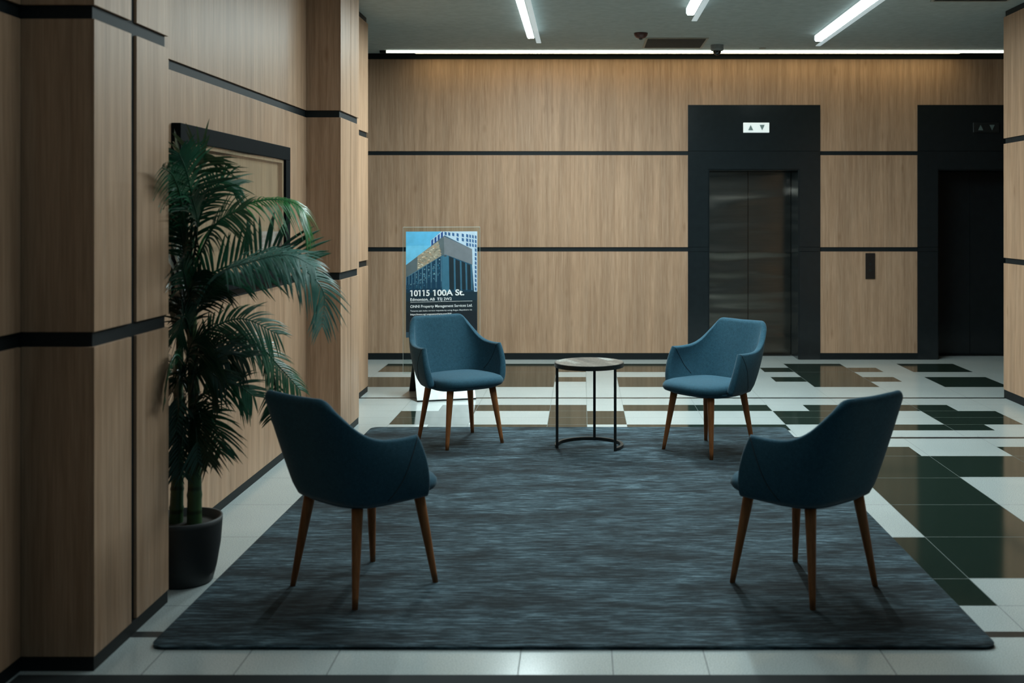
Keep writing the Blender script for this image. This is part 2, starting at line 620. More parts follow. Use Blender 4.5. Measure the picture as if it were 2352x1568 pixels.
# ================================================================== ELEVATORS
def elevator(e, label, lit):
    t = thing('elevator', label, 'elevator', (e + EW / 2, YB, 0), 0, 'elevators in the back wall')
    x0, x1 = -EW / 2, EW / 2
    a, b_ = x0 + OX, x0 + OX + OW
    def slab(name, *d):
        return boxo(name, d, M['frame_gloss'], t, bevel=0.001)
    rows = [(0.0, 1.150), (1.1535, 1.1975), (1.201, 2.178), ]
    bm = bmesh.new()
    for z0, z1 in rows:
        zz = min(z1, OH)
        for p, q in ((x0, a), (b_, x1)):
            box(bm, p, q, -0.004, T - 0.001, z0, z1 if z1 < OH else OH)
    box(bm, x0, x1, -0.004, T - 0.001, OH, 2.2195)
    box(bm, x0, x1, -0.004, T - 0.001, 2.223, EH)
    finish('surround', bm, M['frame_gloss'], t, bevel=0.0008)
    bm = bmesh.new()
    box(bm, a, a + 0.012, T - 0.001, REC + 0.05, 0.0, OH - 0.012)
    box(bm, b_ - 0.012, b_, T - 0.001, REC + 0.05, 0.0, OH - 0.012)
    box(bm, a, b_, T - 0.001, REC + 0.05, OH - 0.012, OH)
    finish('jamb', bm, M['frame_gloss'], t)
    mid = (a + b_) / 2
    for p, q in ((a + 0.014, mid - 0.002), (mid + 0.002, b_ - 0.014)):
        boxo('door_panel', (p, q, REC, REC + 0.035, 0.006, OH - 0.014), M['steel'] if lit else M['frame_gloss'], t, bevel=0.002)  # unlit elevator's steel doors coloured black to stand in for shade
    boxo('sill', (a + 0.013, b_ - 0.013, REC - 0.10, REC + 0.03, 0.0, 0.005), M['black_metal'], t)
    # hall lantern with the two direction arrows
    ox = 0.021
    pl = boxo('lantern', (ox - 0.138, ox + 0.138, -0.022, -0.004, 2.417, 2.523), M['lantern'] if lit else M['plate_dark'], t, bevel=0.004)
    for cx, up in ((ox - 0.061, 1), (ox + 0.061, -1)):
        bm = bmesh.new()
        w, h = 0.027, 0.029
        pts = [(cx - w, 2.470 - up * h), (cx + w, 2.470 - up * h), (cx, 2.470 + up * h)]
        f0 = [bm.verts.new((x, -0.026, z)) for x, z in pts]
        f1 = [bm.verts.new((x, -0.0205, z)) for x, z in pts]
        bm.faces.new(f0); bm.faces.new(f1)
        for i in range(3):
            bm.faces.new((f0[i], f0[(i + 1) % 3], f1[(i + 1) % 3], f1[i]))
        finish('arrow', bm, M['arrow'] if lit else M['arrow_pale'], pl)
    return t


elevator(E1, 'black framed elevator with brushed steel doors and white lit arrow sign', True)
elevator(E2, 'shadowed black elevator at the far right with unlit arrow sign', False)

cp = thing('call_panel', 'dark elevator call button plate on wood panel between elevators', 'button panel', (3.065, YB, 0.998))
plate = boxo('plate', (-0.05, 0.05, -0.014, 0.0, -0.137, 0.137), M['call_plate'], cp, bevel=0.003)
for dz in (0.02, -0.045):
    bm = bmesh.new()
    lathe(bm, [(0, 0), (0.014, 0), (0.014, 0.006), (0, 0.006)], 20)
    o = finish('button', bm, M['plate_dark'], plate, smooth=False)
    o.location = (0, -0.013, dz)
    o.rotation_euler = (math.pi / 2, 0, 0)

# ================================================================== LIGHTS AND CEILING FITTINGS
def ceiling_lamp(x, y0, y1, label, lens='lamp'):
    t = thing('ceiling_light', label, 'ceiling light', (x, (y0 + y1) / 2, CEIL), 0, 'linear ceiling lights')
    h = (y1 - y0) / 2
    boxo('housing', (-0.030, 0.030, -h + 0.01, h - 0.01, -0.012, 0.0), M['white_paint'], t)
    # hanging lens: bright underside, softly glowing sides
    bm = bmesh.new()
    w, d = 0.037, 0.066
    prof = [(-w, -0.012), (-w, -d + 0.012), (-w * 0.7, -d), (w * 0.7, -d), (w, -d + 0.012), (w, -0.012)]
    a = [bm.verts.new((px, -h, pz)) for px, pz in prof]
    b_ = [bm.verts.new((px, h, pz)) for px, pz in prof]
    n = len(prof)
    for i in range(n):
        j = (i + 1) % n
        f = bm.faces.new((a[i], a[j], b_[j], b_[i]))
        f.material_index = 0 if i == 2 else 1
    bm.faces.new(a).material_index = 1
    bm.faces.new(b_).material_index = 1
    finish('lens', bm, [M[lens], M['lamp_glow']], t)
    boxo('ghost_strip', (w + 0.002, 0.084, -h, h + 0.30, -0.064, -0.058), M['lamp_ghost'], t)  # added glowing strip that imitates the lamp's ghost reflection in glass
    boxo('ghost_rail', (w - 0.004, w + 0.012, -h + 0.02, h - 0.02, -0.062, -0.060), M['white_paint'], t)  # added rail joining the ghost reflection strip to the lamp
    return t


ceiling_lamp(-0.482, 8.30, 10.20, 'long white ceiling light bar left of the square vent')
ceiling_lamp(0.894, 6.60, 9.00, 'short visible end of middle white ceiling light bar')
ceiling_lamp(2.250, 8.20, 10.38, 'long white slanting ceiling light bar at the right', 'lamp_low')
# further bars of the same rows, above the seating group
ceiling_lamp(-0.482, 3.00, 4.90, 'white ceiling light bar above left side of the rug', 'lamp_faint')
ceiling_lamp(0.894, 4.10, 6.50, 'white ceiling light bar above the middle of the rug', 'lamp_dim')

cv = thing('cove_light', 'thin bright light line along the top of the back wall', 'light strip', (0, 11.39, CEIL))
boxo('channel', (-2.12, 4.9, -0.0118, 0.030, -0.0253, 0.0), M['base'], cv)
bm = bmesh.new()
box(bm, -2.05, 4.8, -0.016, -0.012, -0.028, -0.001)
finish('lens', bm, M['cove'], cv)
bm = bmesh.new()
box(bm, -1.75, 3.95, -0.011, 0.026, -0.027, -0.0255)
finish('wash_lens', bm, M['wash'], cv)
struct(boxo('trim_2', (-6.4, 7.5, YB - 0.006, YB + T, 3.200, CEIL), M['base']))


def vent(x0, x1, y0, y1, label):
    t = thing('ceiling_vent', label, 'ceiling vent', ((x0 + x1) / 2, (y0 + y1) / 2, CEIL), 0)
    w, d = (x1 - x0) / 2, (y1 - y0) / 2
    bm = bmesh.new()
    for q in ((-w - .02, w + .02, -d - .02, -d), (-w - .02, w + .02, d, d + .02), (-w - .02, -w, -d, d), (w, w + .02, -d, d)):
        box(bm, *q, -0.008, 0.0)
    finish('rim', bm, M['vent_rim'], t)
    bm = bmesh.new()
    box(bm, -w, w, -d, d, -0.002, 0.0)
    n = 14
    for i in range(n):
        y = -d + (i + 0.5) * 2 * d / n
        box(bm, -w, w, y - 0.012, y + 0.004, -0.007, -0.001)
    finish('grille', bm, M['vent'], t)


vent(0.635, 1.206, 10.58, 11.17, 'square dark grey ceiling vent beside the dome camera')
vent(2.81, 3.39, 8.15, 8.72, 'dark ceiling vent cut off at the top right corner')

t = thing('alarm', 'dark red ceiling alarm dome left of the square vent', 'alarm', (0.553, 10.30, CEIL))
bm = bmesh.new()
lathe(bm, [(0, 0), (0.066, 0), (0.066, -0.006), (0.062, -0.022), (0.048, -0.040), (0.03, -0.050), (0, -0.052)], 32)
finish('body', bm, M['alarm'], t, smooth=True)
bm = bmesh.new()
lathe(bm, [(0, -0.05), (0.018, -0.05), (0.014, -0.062), (0, -0.066)], 20)
finish('sensor_tip', bm, M['vent'], t, smooth=True)

t = thing('security_camera', 'white dome security camera in front of the light line', 'camera', (1.365, 11.03, CEIL))
bm = bmesh.new()
lathe(bm, [(0, 0), (0.067, 0), (0.067, -0.045), (0.058, -0.058), (0, -0.058)], 36)
finish('mount', bm, M['cam_body'], t, smooth=False, bevel=0.003)
bm = bmesh.new()
lathe(bm, [(0.042, -0.056)] + [(0.042 * math.cos(a), -0.062 - 0.042 * math.sin(a)) for a in [i * math.pi / 16 for i in range(8)]] + [(0, -0.104)], 32)
finish('dome', bm, M['smoked'], t, smooth=True)

bm = bmesh.new()
lathe(bm, [(0, 0), (0.036, 0), (0.036, -0.004), (0.030, -0.010), (0, -0.010)], 28)
o = finish('sprinkler_cover', bm, M['vent_rim'], smooth=False, loc=(1.858, 11.22, CEIL))
tag(o, 'small round sprinkler cover on ceiling right of the dome camera', 'sprinkler')

# ================================================================== DISPLAY CASE ON THE LEFT WALL
t = thing('display_case', 'black framed glass wall case behind the potted palm', 'display case', (XL, 5.94, 1.56))
ya, yb, za, zb = -0.94, 0.94, -0.41, 0.41
fw, fd_ = 0.083, 0.045
bm = bmesh.new()
box(bm, 0.001, fd_, ya, yb, zb - fw, zb)
box(bm, 0.001, fd_, ya, yb, za, za + fw)
box(bm, 0.001, fd_, ya, ya + 0.1, za + fw, zb - fw)
box(bm, 0.001, fd_, yb - 0.1, yb, za + fw, zb - fw)
finish('frame', bm, M['case_frame'], t, bevel=0.003)
boxo('back_panel', (0.001, 0.006, ya + 0.1, yb - 0.1, za + fw, zb - fw), M['wood'], t)
bm = bmesh.new()
box(bm, 0.006, 0.030, yb - 0.135, yb - 0.1, za + fw, zb - fw)
box(bm, 0.006, 0.030, ya + 0.1, yb - 0.135, zb - fw - 0.02, zb - fw)
finish('liner', bm, M['wood'], t)
boxo('glass_pane', (0.034, 0.037, ya + 0.1, yb - 0.1, za + fw, zb - fw), M['pane'], t)

# ================================================================== RUG AND MAT
def rounded_quad(p, r, n=8):
    out = []
    k = len(p)
    for i in range(k):
        a, b_, c_ = Vector(p[i - 1]), Vector(p[i]), Vector(p[(i + 1) % k])
        u, v_ = (a - b_).normalized(), (c_ - b_).normalized()
        for j in range(n + 1):
            s = j / n
            out.append(tuple((b_ + u * r) * (1 - s) ** 2 + b_ * 2 * s * (1 - s) + (b_ + v_ * r) * s ** 2))
    return out


quad = [(-1.545, 3.872), (1.482, 3.872), (1.462, 7.862), (-1.523, 7.862)]
bm = bmesh.new()
outer = rounded_quad(quad, 0.06)
cx_, cy_ = -0.03, 5.87
rings = []
for inset, z in ((0.0, 0.0005), (-0.004, 0.006), (0.0, 0.012), (0.010, 0.0155)):
    rings.append([bm.verts.new((x - math.copysign(inset, x - cx_), y - math.copysign(inset, y - cy_), z)) for x, y in outer])
for a, b_ in zip(rings, rings[1:]):
    for i in range(len(a)):
        j = (i + 1) % len(a)
        bm.faces.new((a[i], a[j], b_[j], b_[i]))
bm.faces.new(rings[-1]); bm.faces.new(rings[0])
o = finish('rug', bm, M['rug'], smooth=False)
tag(o, 'large charcoal blue rug with streaky pile under the four chairs', 'rug')
RUGZ = 0.0155

o = boxo('floor_mat', (-1.89, 3.54, 1.25, 3.648, 0.0005, 0.008), M['mat'], bevel=0.003)
tag(o, 'black floor mat along the bottom edge of the picture', 'mat')

# ================================================================== CHAIRS
SB = [(0, -.205, .398), (.10, -.203, .398), (.165, -.188, .398), (.205, -.150, .398), (.228, -.085, .398), (.243, -.01, .398), (.256, .05, .398), (.264, .112, .400)]
SM = [(0, -.275, .59), (.11, -.272, .59), (.195, -.25, .59), (.243, -.20, .57), (.266, -.13, .545), (.279, -.055, .53), (.286, .015, .525), (.288, .088, .525)]
ST = [(0, -.350, .826), (.115, -.350, .828), (.188, -.338, .822), (.224, -.285, .760), (.252, -.222, .696), (.271, -.150, .660), (.280, -.055, .650), (.282, .040, .652)]


def mirror(l):
    return [(-x, y, z) for x, y, z in l[:0:-1]] + l


def spline_at(pts, u):
    n = len(pts) - 1
    P = [Vector(p) for p in pts]
    s = max(0, min(1, u)) * n
    i = min(int(s), n - 1)
    t = s - i
    a = P[i - 1] if i > 0 else P[0] * 2 - P[1]
    b_, c_ = P[i], P[i + 1]
    d = P[i + 2] if i + 2 <= n else P[n] * 2 - P[n - 1]
    return 0.5 * ((2 * b_) + (c_ - a) * t + (2 * a - 5 * b_ + 4 * c_ - d) * t * t + (3 * b_ - a - 3 * c_ + d) * t ** 3)


MB, MM, MT = mirror(SB), mirror(SM), mirror(ST)


def shell_c(u, v):
    a, b_, c_ = spline_at(MB, u), spline_at(MM, u), spline_at(MT, u)
    return a * (2 * (v - .5) * (v - 1)) + b_ * (-4 * v * (v - 1)) + c_ * (2 * v * (v - .5))


def shell_n(u, v):
    e = 0.004
    du = shell_c(min(1, u + e), v) - shell_c(max(0, u - e), v)
    dv = shell_c(u, min(1, v + e)) - shell_c(u, max(0, v - e))
    n = du.cross(dv).normalized()
    if n.dot(Vector((shell_c(u, v).x, shell_c(u, v).y + 0.02, 0))) < 0:
        n.negate()
    return n                                            # points outward


def shell_t(u, v):
    base = 0.026 - 0.008 * v
    k = 1.0
    lv = 1 - v
    if lv < 0.055:
        k = min(k, math.sqrt(max(0, 1 - (1 - lv / 0.055) ** 2)))
    eu = min(u, 1 - u)
    if eu < 0.016:
        k = min(k, math.sqrt(max(0, 1 - (1 - eu / 0.016) ** 2)))
    if v < 0.12:
        k *= 0.75 + 0.25 * v / 0.12
    return base * max(k, 0.02)


def make_shell():
    us = [0, .0015, .004, .008, .012, .016] + [.016 + (1 - .032) * i / 72 for i in range(1, 72)] + [1 - .016, 1 - .012, 1 - .008, 1 - .004, 1 - .0015, 1]
    vs = [i / 16 * 0.945 for i in range(17)] + [.96, .975, .988, .996, 1.0]
    bm = bmesh.new()
    skins = []
    for sgn in (1, -1):
        g = []
        for u in us:
            row = []
            for v in vs:
                p = shell_c(u, v) + shell_n(u, v) * (shell_t(u, v) * sgn)
                row.append(bm.verts.new(p))
            g.append(row)
        for i in range(len(us) - 1):
            for j in range(len(vs) - 1):
                bm.faces.new((g[i][j], g[i + 1][j], g[i + 1][j + 1], g[i][j + 1]))
        skins.append(g)
    a, b_ = skins
    for i in range(len(us) - 1):
        for j in (0, -1):
            bm.faces.new((a[i][j], a[i + 1][j], b_[i + 1][j], b_[i][j]))
    for j in range(len(vs) - 1):
        for i in (0, -1):
            bm.faces.new((a[i][j], a[i][j + 1], b_[i][j + 1], b_[i][j]))
    return bm


def superloop(hx, y0, y1, z, n=56, p=3.2, back=1.0):
    cy, hy = (y0 + y1) / 2, (y1 - y0) / 2
    out = []
    for k in range(n):
        th = 2 * math.pi * k / n
        c_, s = math.cos(th), math.sin(th)
        x = hx * math.copysign(abs(c_) ** (2 / p), c_)
        y = hy * math.copysign(abs(s) ** (2 / p), s)
        f = 1.0 - 0.10 * (0.5 - 0.5 * y / hy) * back     # narrower towards the back
        out.append((x * f, cy + y, z))
    return out


def loft(bm, loops, cap=True):
    rs = [[bm.verts.new(p) for p in l] for l in loops]
    for a, b_ in zip(rs, rs[1:]):
        n = len(a)
        for i in range(n):
            bm.faces.new((a[i], a[(i + 1) % n], b_[(i + 1) % n], b_[i]))
    if cap:
        bm.faces.new(rs[0]); bm.faces.new(rs[-1])


def make_chair(label):
    t = thing('armchair', label, 'chair', (0, 0, 0), 0, 'teal armchairs around the rug')
    sh = finish('back_shell', make_shell(), M['fabric'], t, smooth=True)
    # seam piping on the arms, outside and inside
    for side in (1, -1):
        for sgn in (1, -1):
            pts = []
            for k in range(22):
                s = k / 21
                u = 0.993 - 0.20 * s
                v = 0.985 - (0.93 if sgn > 0 else 0.78) * s
                uu = u if side > 0 else 1 - u
                pts.append(shell_c(uu, v) + shell_n(uu, v) * (shell_t(uu, v) + 0.0004) * sgn)
            bm = bmesh.new()
            tube(bm, pts, 0.0022, 6)
            finish('seam', bm, M['piping'], sh, smooth=True)
    # seat cushion
    bm = bmesh.new()
    loops = []
    for inset, z in ((0.030, .388), (0.010, .396), (0.0, .412), (0.002, .430), (0.014, .446), (0.040, .456), (0.085, .463), (0.14, .467), (0.19, .468)):
        loops.append(superloop(0.256 - inset, -0.205 + inset * 0.8, 0.266 - inset, z))
    loft(bm, loops)
    finish('seat', bm, M['fabric'], t, smooth=True)
    # dark pan under the seat
    bm = bmesh.new()
    loft(bm, [superloop(0.17, -0.15, 0.15, .366), superloop(0.225, -0.195, 0.195, .372), superloop(0.250, -0.216, 0.222, .386), superloop(0.256, -0.220, 0.228, .400)])
    finish('seat_base', bm, M['fabric'], t, smooth=True)
    for sx in (1, -1):
        for sy in (1, -1):
            bm = bmesh.new()
            top, bot = Vector((sx * .158, sy * .158 - (0 if sy > 0 else 0.0), .372)), Vector((sx * .207, sy * .207, 0.0))
            n = 8
            pts = [top.lerp(bot, i / n) for i in range(n + 1)]
            rad = [.0235 + (.0115 - .0235) * (i / n) for i in range(n + 1)]
            tube(bm, pts, rad, 18)
            for v in bm.verts:
                if v.co.z < 0.004:
                    v.co.z = 0.0
            finish('leg', bm, M['walnut'], t, smooth=True)
    return t


def dup(root, loc, rz, label):
    r = root.copy()
    COL.objects.link(r)
    r.location = loc
    r.rotation_euler = (0, 0, rz)
    r['label'] = label
    for ch in list(root.children):
        c_ = ch.copy()
        COL.objects.link(c_)
        c_.parent = r
        for g in ch.children:
            d = g.copy()
            COL.objects.link(d)
            d.parent = c_
    return r


def face(dx, dy):                    # rotation that turns the chair's +Y front to (dx, dy)
    return math.atan2(-dx, dy)


ch0 = make_chair('teal armchair at the front left, seen from behind beside the palm')
ch0.location = (-0.905, 4.520, RUGZ)
ch0.rotation_euler = (0, 0, face(.554, .643))
dup(ch0, (0.917, 4.517, RUGZ), face(-.519, .607), 'teal armchair at the front right, seen from behind')
dup(ch0, (-0.826, 7.360, RUGZ), face(.482, -.702), 'teal armchair at back left, facing us in front of the poster')
dup(ch0, (0.822, 7.094, RUGZ), face(-.60, -.54), 'teal armchair at back right, facing us right of the round table')

# ================================================================== SIDE TABLE
t = thing('side_table', 'small round side table with plank top and thin black legs', 'side table', (0.0444, 7.19, RUGZ))
TR, TH = 0.229, 0.5600
bm = bmesh.new()
lathe(bm, [(0, TH - 0.010), (TR - 0.004, TH - 0.010), (TR - 0.004, TH - 0.001), (TR - 0.005, TH), (0, TH)], 64)
# plank top: procedural boards running diagonally
m, nt, b = new_mat('plank_top')
v = coords(nt, (1, 1, 1))


def dotn(vec, scale, off=0.0):
    d = nt.nodes.new('ShaderNodeVectorMath'); d.operation = 'DOT_PRODUCT'
    nt.links.new(v, d.inputs[0])
    d.inputs[1].default_value = vec
    ml = nt.nodes.new('ShaderNodeMath'); ml.operation = 'MULTIPLY_ADD'
    ml.inputs[1].default_value = scale
    ml.inputs[2].default_value = off
    nt.links.new(d.outputs['Value'], ml.inputs[0])
    return ml.outputs[0]


def op(kind, a, b_=None):
    n_ = nt.nodes.new('ShaderNodeMath'); n_.operation = kind
    nt.links.new(a, n_.inputs[0])
    if b_ is not None:
        nt.links.new(b_, n_.inputs[1])
    return n_.outputs[0]


across = dotn((0.906, 0.423, 0), 19.0, 7.45)
along = dotn((0.423, -0.906, 0), 3.6, 0.3)
row = op('FLOOR', across)
w1 = nt.nodes.new('ShaderNodeTexWhiteNoise'); w1.noise_dimensions = '1D'
nt.links.new(row, w1.inputs['W'])
shifted = op('ADD', along, w1.outputs['Value'])
cmb = nt.nodes.new('ShaderNodeCombineXYZ')
nt.links.new(row, cmb.inputs[0])
nt.links.new(op('FLOOR', shifted), cmb.inputs[1])
w2 = nt.nodes.new('ShaderNodeTexWhiteNoise'); w2.noise_dimensions = '2D'
nt.links.new(cmb.outputs[0], w2.inputs['Vector'])
cp_ = ramp(nt, w2.outputs['Value'], [(0.0, (0.065, 0.052, 0.042)), (0.45, (0.125, 0.102, 0.082)), (0.86, (0.165, 0.142, 0.118)), (0.91, (0.25, 0.25, 0.225)), (1.0, (0.27, 0.27, 0.245))])
gr = noise(nt, coords(nt, (110, 34, 1), rot=(0, 0, math.radians(25))), 1.0, 4)
cg = ramp(nt, gr, [(0.38, (0.70, 0.70, 0.70)), (0.62, (1.1, 1.1, 1.1))])
c = mixc(nt, cp_, cg, 1.0, 'MULTIPLY')
gap = ramp(nt, op('FRACT', across), [(0.0, (0.35, 0.35, 0.35)), (0.06, (1, 1, 1))])
c = mixc(nt, c, gap, 1.0, 'MULTIPLY')
nt.links.new(c, b.inputs['Base Color'])
setp(b, rough=0.5, spec=0.35)
top = finish('tabletop', bm, m, t)
bm = bmesh.new()
lathe(bm, [(TR - 0.004, TH - 0.002), (TR, TH - 0.002), (TR, TH - 0.030), (TR - 0.020, TH - 0.030), (TR - 0.020, TH - 0.012), (TR - 0.004, TH - 0.012), (TR - 0.004, TH - 0.002)], 64)
finish('rim', bm, M['black_metal'], t)
angs = [193, 321, 80]
for a in angs:
    a = math.radians(a)
    bm = bmesh.new()
    tube(bm, [(0.216 * math.cos(a), 0.216 * math.sin(a), TH - 0.025), (0.216 * math.cos(a), 0.216 * math.sin(a), 0.0)], 0.0125, 4, square=True)
    finish('leg', bm, M['black_metal'], t, bevel=0.001)
bm = bmesh.new()
n = 44
a0, a1 = math.radians(-39), math.radians(193)
ins = []
for i in range(n + 1):
    a = a0 + (a1 - a0) * i / n
    ins.append([bm.verts.new((r * math.cos(a), r * math.sin(a), z)) for r, z in ((0.2065, 0.002), (0.2265, 0.002), (0.2265, 0.020), (0.2065, 0.020))])
for p, q in zip(ins, ins[1:]):
    for k in range(4):
        bm.faces.new((p[k], p[(k + 1) % 4], q[(k + 1) % 4], q[k]))
bm.faces.new(ins[0]); bm.faces.new(ins[-1])
finish('base_ring', bm, M['black_metal'], t)

# ================================================================== POSTER STAND
SX, SY, SR = -1.205, 9.33, math.radians(15.5)
t = thing('poster_stand', 'clear acrylic poster stand on white base behind the back left chair', 'sign', (SX, SY, 0), SR)
boxo('acrylic_sheet', (-0.330, 0.330, -0.004, 0.004, 0.196, 1.438), M['acrylic'], t)
bm = bmesh.new()
box(bm, -0.330, 0.330, -0.0045, 0.0045, 1.4375, 1.4405)
box(bm, 0.3292, 0.3308, -0.0042, 0.0042, 0.35, 1.438)
box(bm, -0.3308, -0.3292, -0.0042, 0.0042, 0.196, 1.438)
finish('sheet_edge', bm, M['acrylic_edge'], t)
# printed poster
U = 0.612 / 886.0
ZT = 1.4013
def pp(x, y, off=0.0):
    return (-0.306 + (x - 84) * U, -0.0055 - off, ZT - (y - 120) * (0.900 / 1350.0))


pm = {}
def pcol(name, rgb, rough=0.35):
    if name not in pm:
        lin = tuple((v / 255 / 12.92) if v / 255 <= 0.04045 else ((v / 255 + 0.055) / 1.055) ** 2.4 for v in rgb)
        pm[name] = (len(pm), plain('print_' + name, lin, rough))
    return pm[name][0]


bm = bmesh.new()
def poly(pts, col, rgb, layer):
    f = bm.faces.new([bm.verts.new(pp(x, y, layer * 0.00025)) for x, y in pts])
    f.material_index = pcol(col, rgb)


x0, y0, x1, y1 = (*pp(84, 1470)[:1], 0, 0, 0)
for a, b_, nm, rgb in ((120, 620, 'navy_a', (34, 84, 112)), (620, 800, 'navy_b', (28, 72, 98)), (800, 900, 'navy_c', (26, 60, 80)), (900, 1010, 'navy_d', (28, 50, 62)),
                       (1010, 1150, 'navy_e', (30, 42, 48)), (1150, 1400, 'navy_f', (28, 36, 42)), (1400, 1470, 'navy_g', (52, 74, 88))):
    poly([(84, a), (970, a), (970, b_), (84, b_)], nm, rgb, 0)
poly([(84, 120), (540, 120), (390, 300), (84, 545)], 'sky', (96, 182, 224), 1)
poly([(84, 300), (400, 300), (240, 430), (84, 545)], 'sky_low', (112, 194, 230), 2)
# pale tower behind
poly([(388, 235), (520, 120), (970, 120), (970, 900), (930, 900), (905, 560), (905, 350), (560, 170), (390, 300)], 'tower', (186, 206, 222), 2)
for i in range(4):
    x = 395 + i * 40
    yt = 230 - i * 32
    poly([(x, yt + 4), (x + 24, yt - 16), (x + 24, 300 - i * 30), (x, 320 - i * 32)], 'tower_window', (34, 72, 132), 3)
for i, x in enumerate((560, 605, 655, 710, 775, 830, 870, 905, 940)):
    w = 26 if i < 6 else 20
    for k in range(14):
        ya = 122 + k * 56 + i * 6
        yb_ = ya + 40
        if yb_ > (900 if x > 905 else 170 + (x - 560) * 0.55):
            break
        poly([(x, ya), (x + w, ya + 10), (x + w, yb_ + 10), (x, yb_)], 'tower_glass', (48, 92, 138), 3)
# office block: left face, sunlit patch, right face
poly([(84, 545), (235, 428), (550, 180), (556, 418), (520, 432), (84, 700)], 'concrete_left', (92, 104, 108), 4)
poly([(550, 180), (905, 350), (910, 552), (610, 432), (556, 418)], 'concrete_right', (118, 124, 130), 4)
poly([(226, 432), (480, 246), (520, 432), (222, 612)], 'sun_patch', (160, 152, 134), 5)
random.seed(3)
FL = [('fleck_a', (222, 214, 194)), ('fleck_b', (130, 126, 108)), ('fleck_c', (168, 158, 136)), ('fleck_d', (108, 110, 100)), ('fleck_e', (190, 150, 116))]
for k in range(330):
    x = random.uniform(228, 515); y = random.uniform(255, 610)
    if 432 - (x - 226) * 0.72 + 8 < y < 612 - (x - 222) * 0.60 - 8:
        w, h = random.uniform(6, 17), random.uniform(3, 8)
        nm, rgb = random.choice(FL)
        poly([(x - w, y + 2), (x - w * 0.4, y - h), (x + w, y - 2), (x + w * 0.5, y + h)], nm, rgb, 6 + (k % 3) * 0.2)
poly([(84, 700), (520, 432), (526, 760), (84, 800)], 'column_upper', (82, 122, 142), 4.5)
poly([(84, 800), (526, 760), (526, 840), (84, 860)], 'column_lower', (48, 84, 104), 4.5)
# left face bays
tops = [(92, 700), (125, 685), (160, 662), (200, 640), (243, 612), (293, 580), (345, 545), (402, 510), (465, 470)]
for i, (x, y) in enumerate(tops):
    w = 24 + i * 3.0
    poly([(x, y), (x + w, y - w * 0.62), (x + w, 870), (x, 870)], 'bay', (22, 60, 84), 7)
    for k in range(14 if i >= 3 else 4):
        yy = y + random.uniform(5, 230)
        if yy < 840:
            gw = random.uniform(4, w * 0.45)
            gx = x + random.uniform(2, w - gw * 1.2 - 2)
            nm, rgb = random.choice([('glint_a', (120, 156, 164)), ('glint_b', (70, 120, 142)), ('glint_c', (40, 96, 122))])
            poly([(gx, yy), (gx + gw, yy - 4), (gx + gw * 1.2, yy + random.uniform(6, 14)), (gx + 2, yy + random.uniform(8, 16))], nm, rgb, 7.6)
poly([(528, 432), (572, 416), (612, 436), (622, 900), (528, 900)], 'corner_column', (62, 112, 136), 7)
poly([(540, 436), (572, 424), (590, 436), (572, 442)], 'column_cap', (70, 62, 58), 8)
for x, w, y in ((615, 58, 440), (695, 54, 478), (768, 48, 505), (836, 46, 535)):
    poly([(x, y), (x + w, y + w * 0.45), (x + w + 8, 870), (x + 8, 870)], 'bay_right', (30, 44, 52), 5)
for x, y in ((672, 470), (750, 500), (818, 528), (884, 552)):
    poly([(x, y), (x + 22, y + 10), (x + 28, 880), (x + 8, 880)], 'mullion', (60, 104, 128), 6)
mats = [v[1] for v in sorted(pm.values(), key=lambda q: q[0])]
me_f = bm
poster = finish('poster', bm, mats, t, recalc=False)
poster['label'] = 'printed poster of an office block with white address text'
# backing sheet of the poster
boxo('poster_backing', (-0.306, 0.306, -0.0053, -0.0043, ZT - 0.900, ZT), M['white_paint'], poster)
ink = plain('white_ink', (0.86, 0.88, 0.88), 0.4)


def lettering(name, body, xa, xb, ybase, ycap, weight=0.0, flags=()):
    cu = bpy.data.curves.new('txt', 'FONT')
    cu.body = body
    cu.size = 1.0
    cu.offset = weight
    ob = bpy.data.objects.new('txt', cu)
    COL.objects.link(ob)
    dg = bpy.context.evaluated_depsgraph_get()
    me = bpy.data.meshes.new_from_object(ob.evaluated_get(dg))
    bpy.data.objects.remove(ob, do_unlink=True)
    vx = [v.co.x for v in me.vertices]
    lo_, hi_ = min(vx), max(vx)
    a, b_ = Vector(pp(xa, ybase, 0.0035)), Vector(pp(xb, ybase, 0.0035))
    hgt = (ybase - ycap) * (0.900 / 1350.0)
    cap = 0.70
    for v in me.vertices:
        s = (v.co.x - lo_) / (hi_ - lo_)
        v.co = (a.x + (b_.x - a.x) * s, a.y, a.z + v.co.y / cap * hgt)
    if flags:
        bmf = bmesh.new()
        bmf.from_mesh(me)
        seen, isl = set(), []
        for v in bmf.verts:
            if v.index in seen:
                continue
            st, grp = [v], []
            seen.add(v.index)
            while st:
                q = st.pop()
                grp.append(q)
                for e in q.link_edges:
                    o2 = e.other_vert(q)
                    if o2.index not in seen:
                        seen.add(o2.index)
                        st.append(o2)
            isl.append((min(q.co.x for q in grp), max(q.co.z for q in grp), grp))
        isl.sort(key=lambda q: q[0])
        for k in flags:
            x_, z_, grp = isl[k]
            hh = hgt
            top = [v for v in grp if v.co.z > z_ - hh * 0.05]
            xl = min(v.co.x for v in top)
            vs_ = [bmf.verts.new((x, a.y, z)) for x, z in ((xl, z_), (xl - hh * 0.20, z_ - hh * 0.09), (xl - hh * 0.20, z_ - hh * 0.24), (xl, z_ - hh * 0.17))]
            bmf.faces.new(vs_)
        bmf.to_mesh(me)
        bmf.free()
    me.name = name
    return link(name, me, ink, poster)


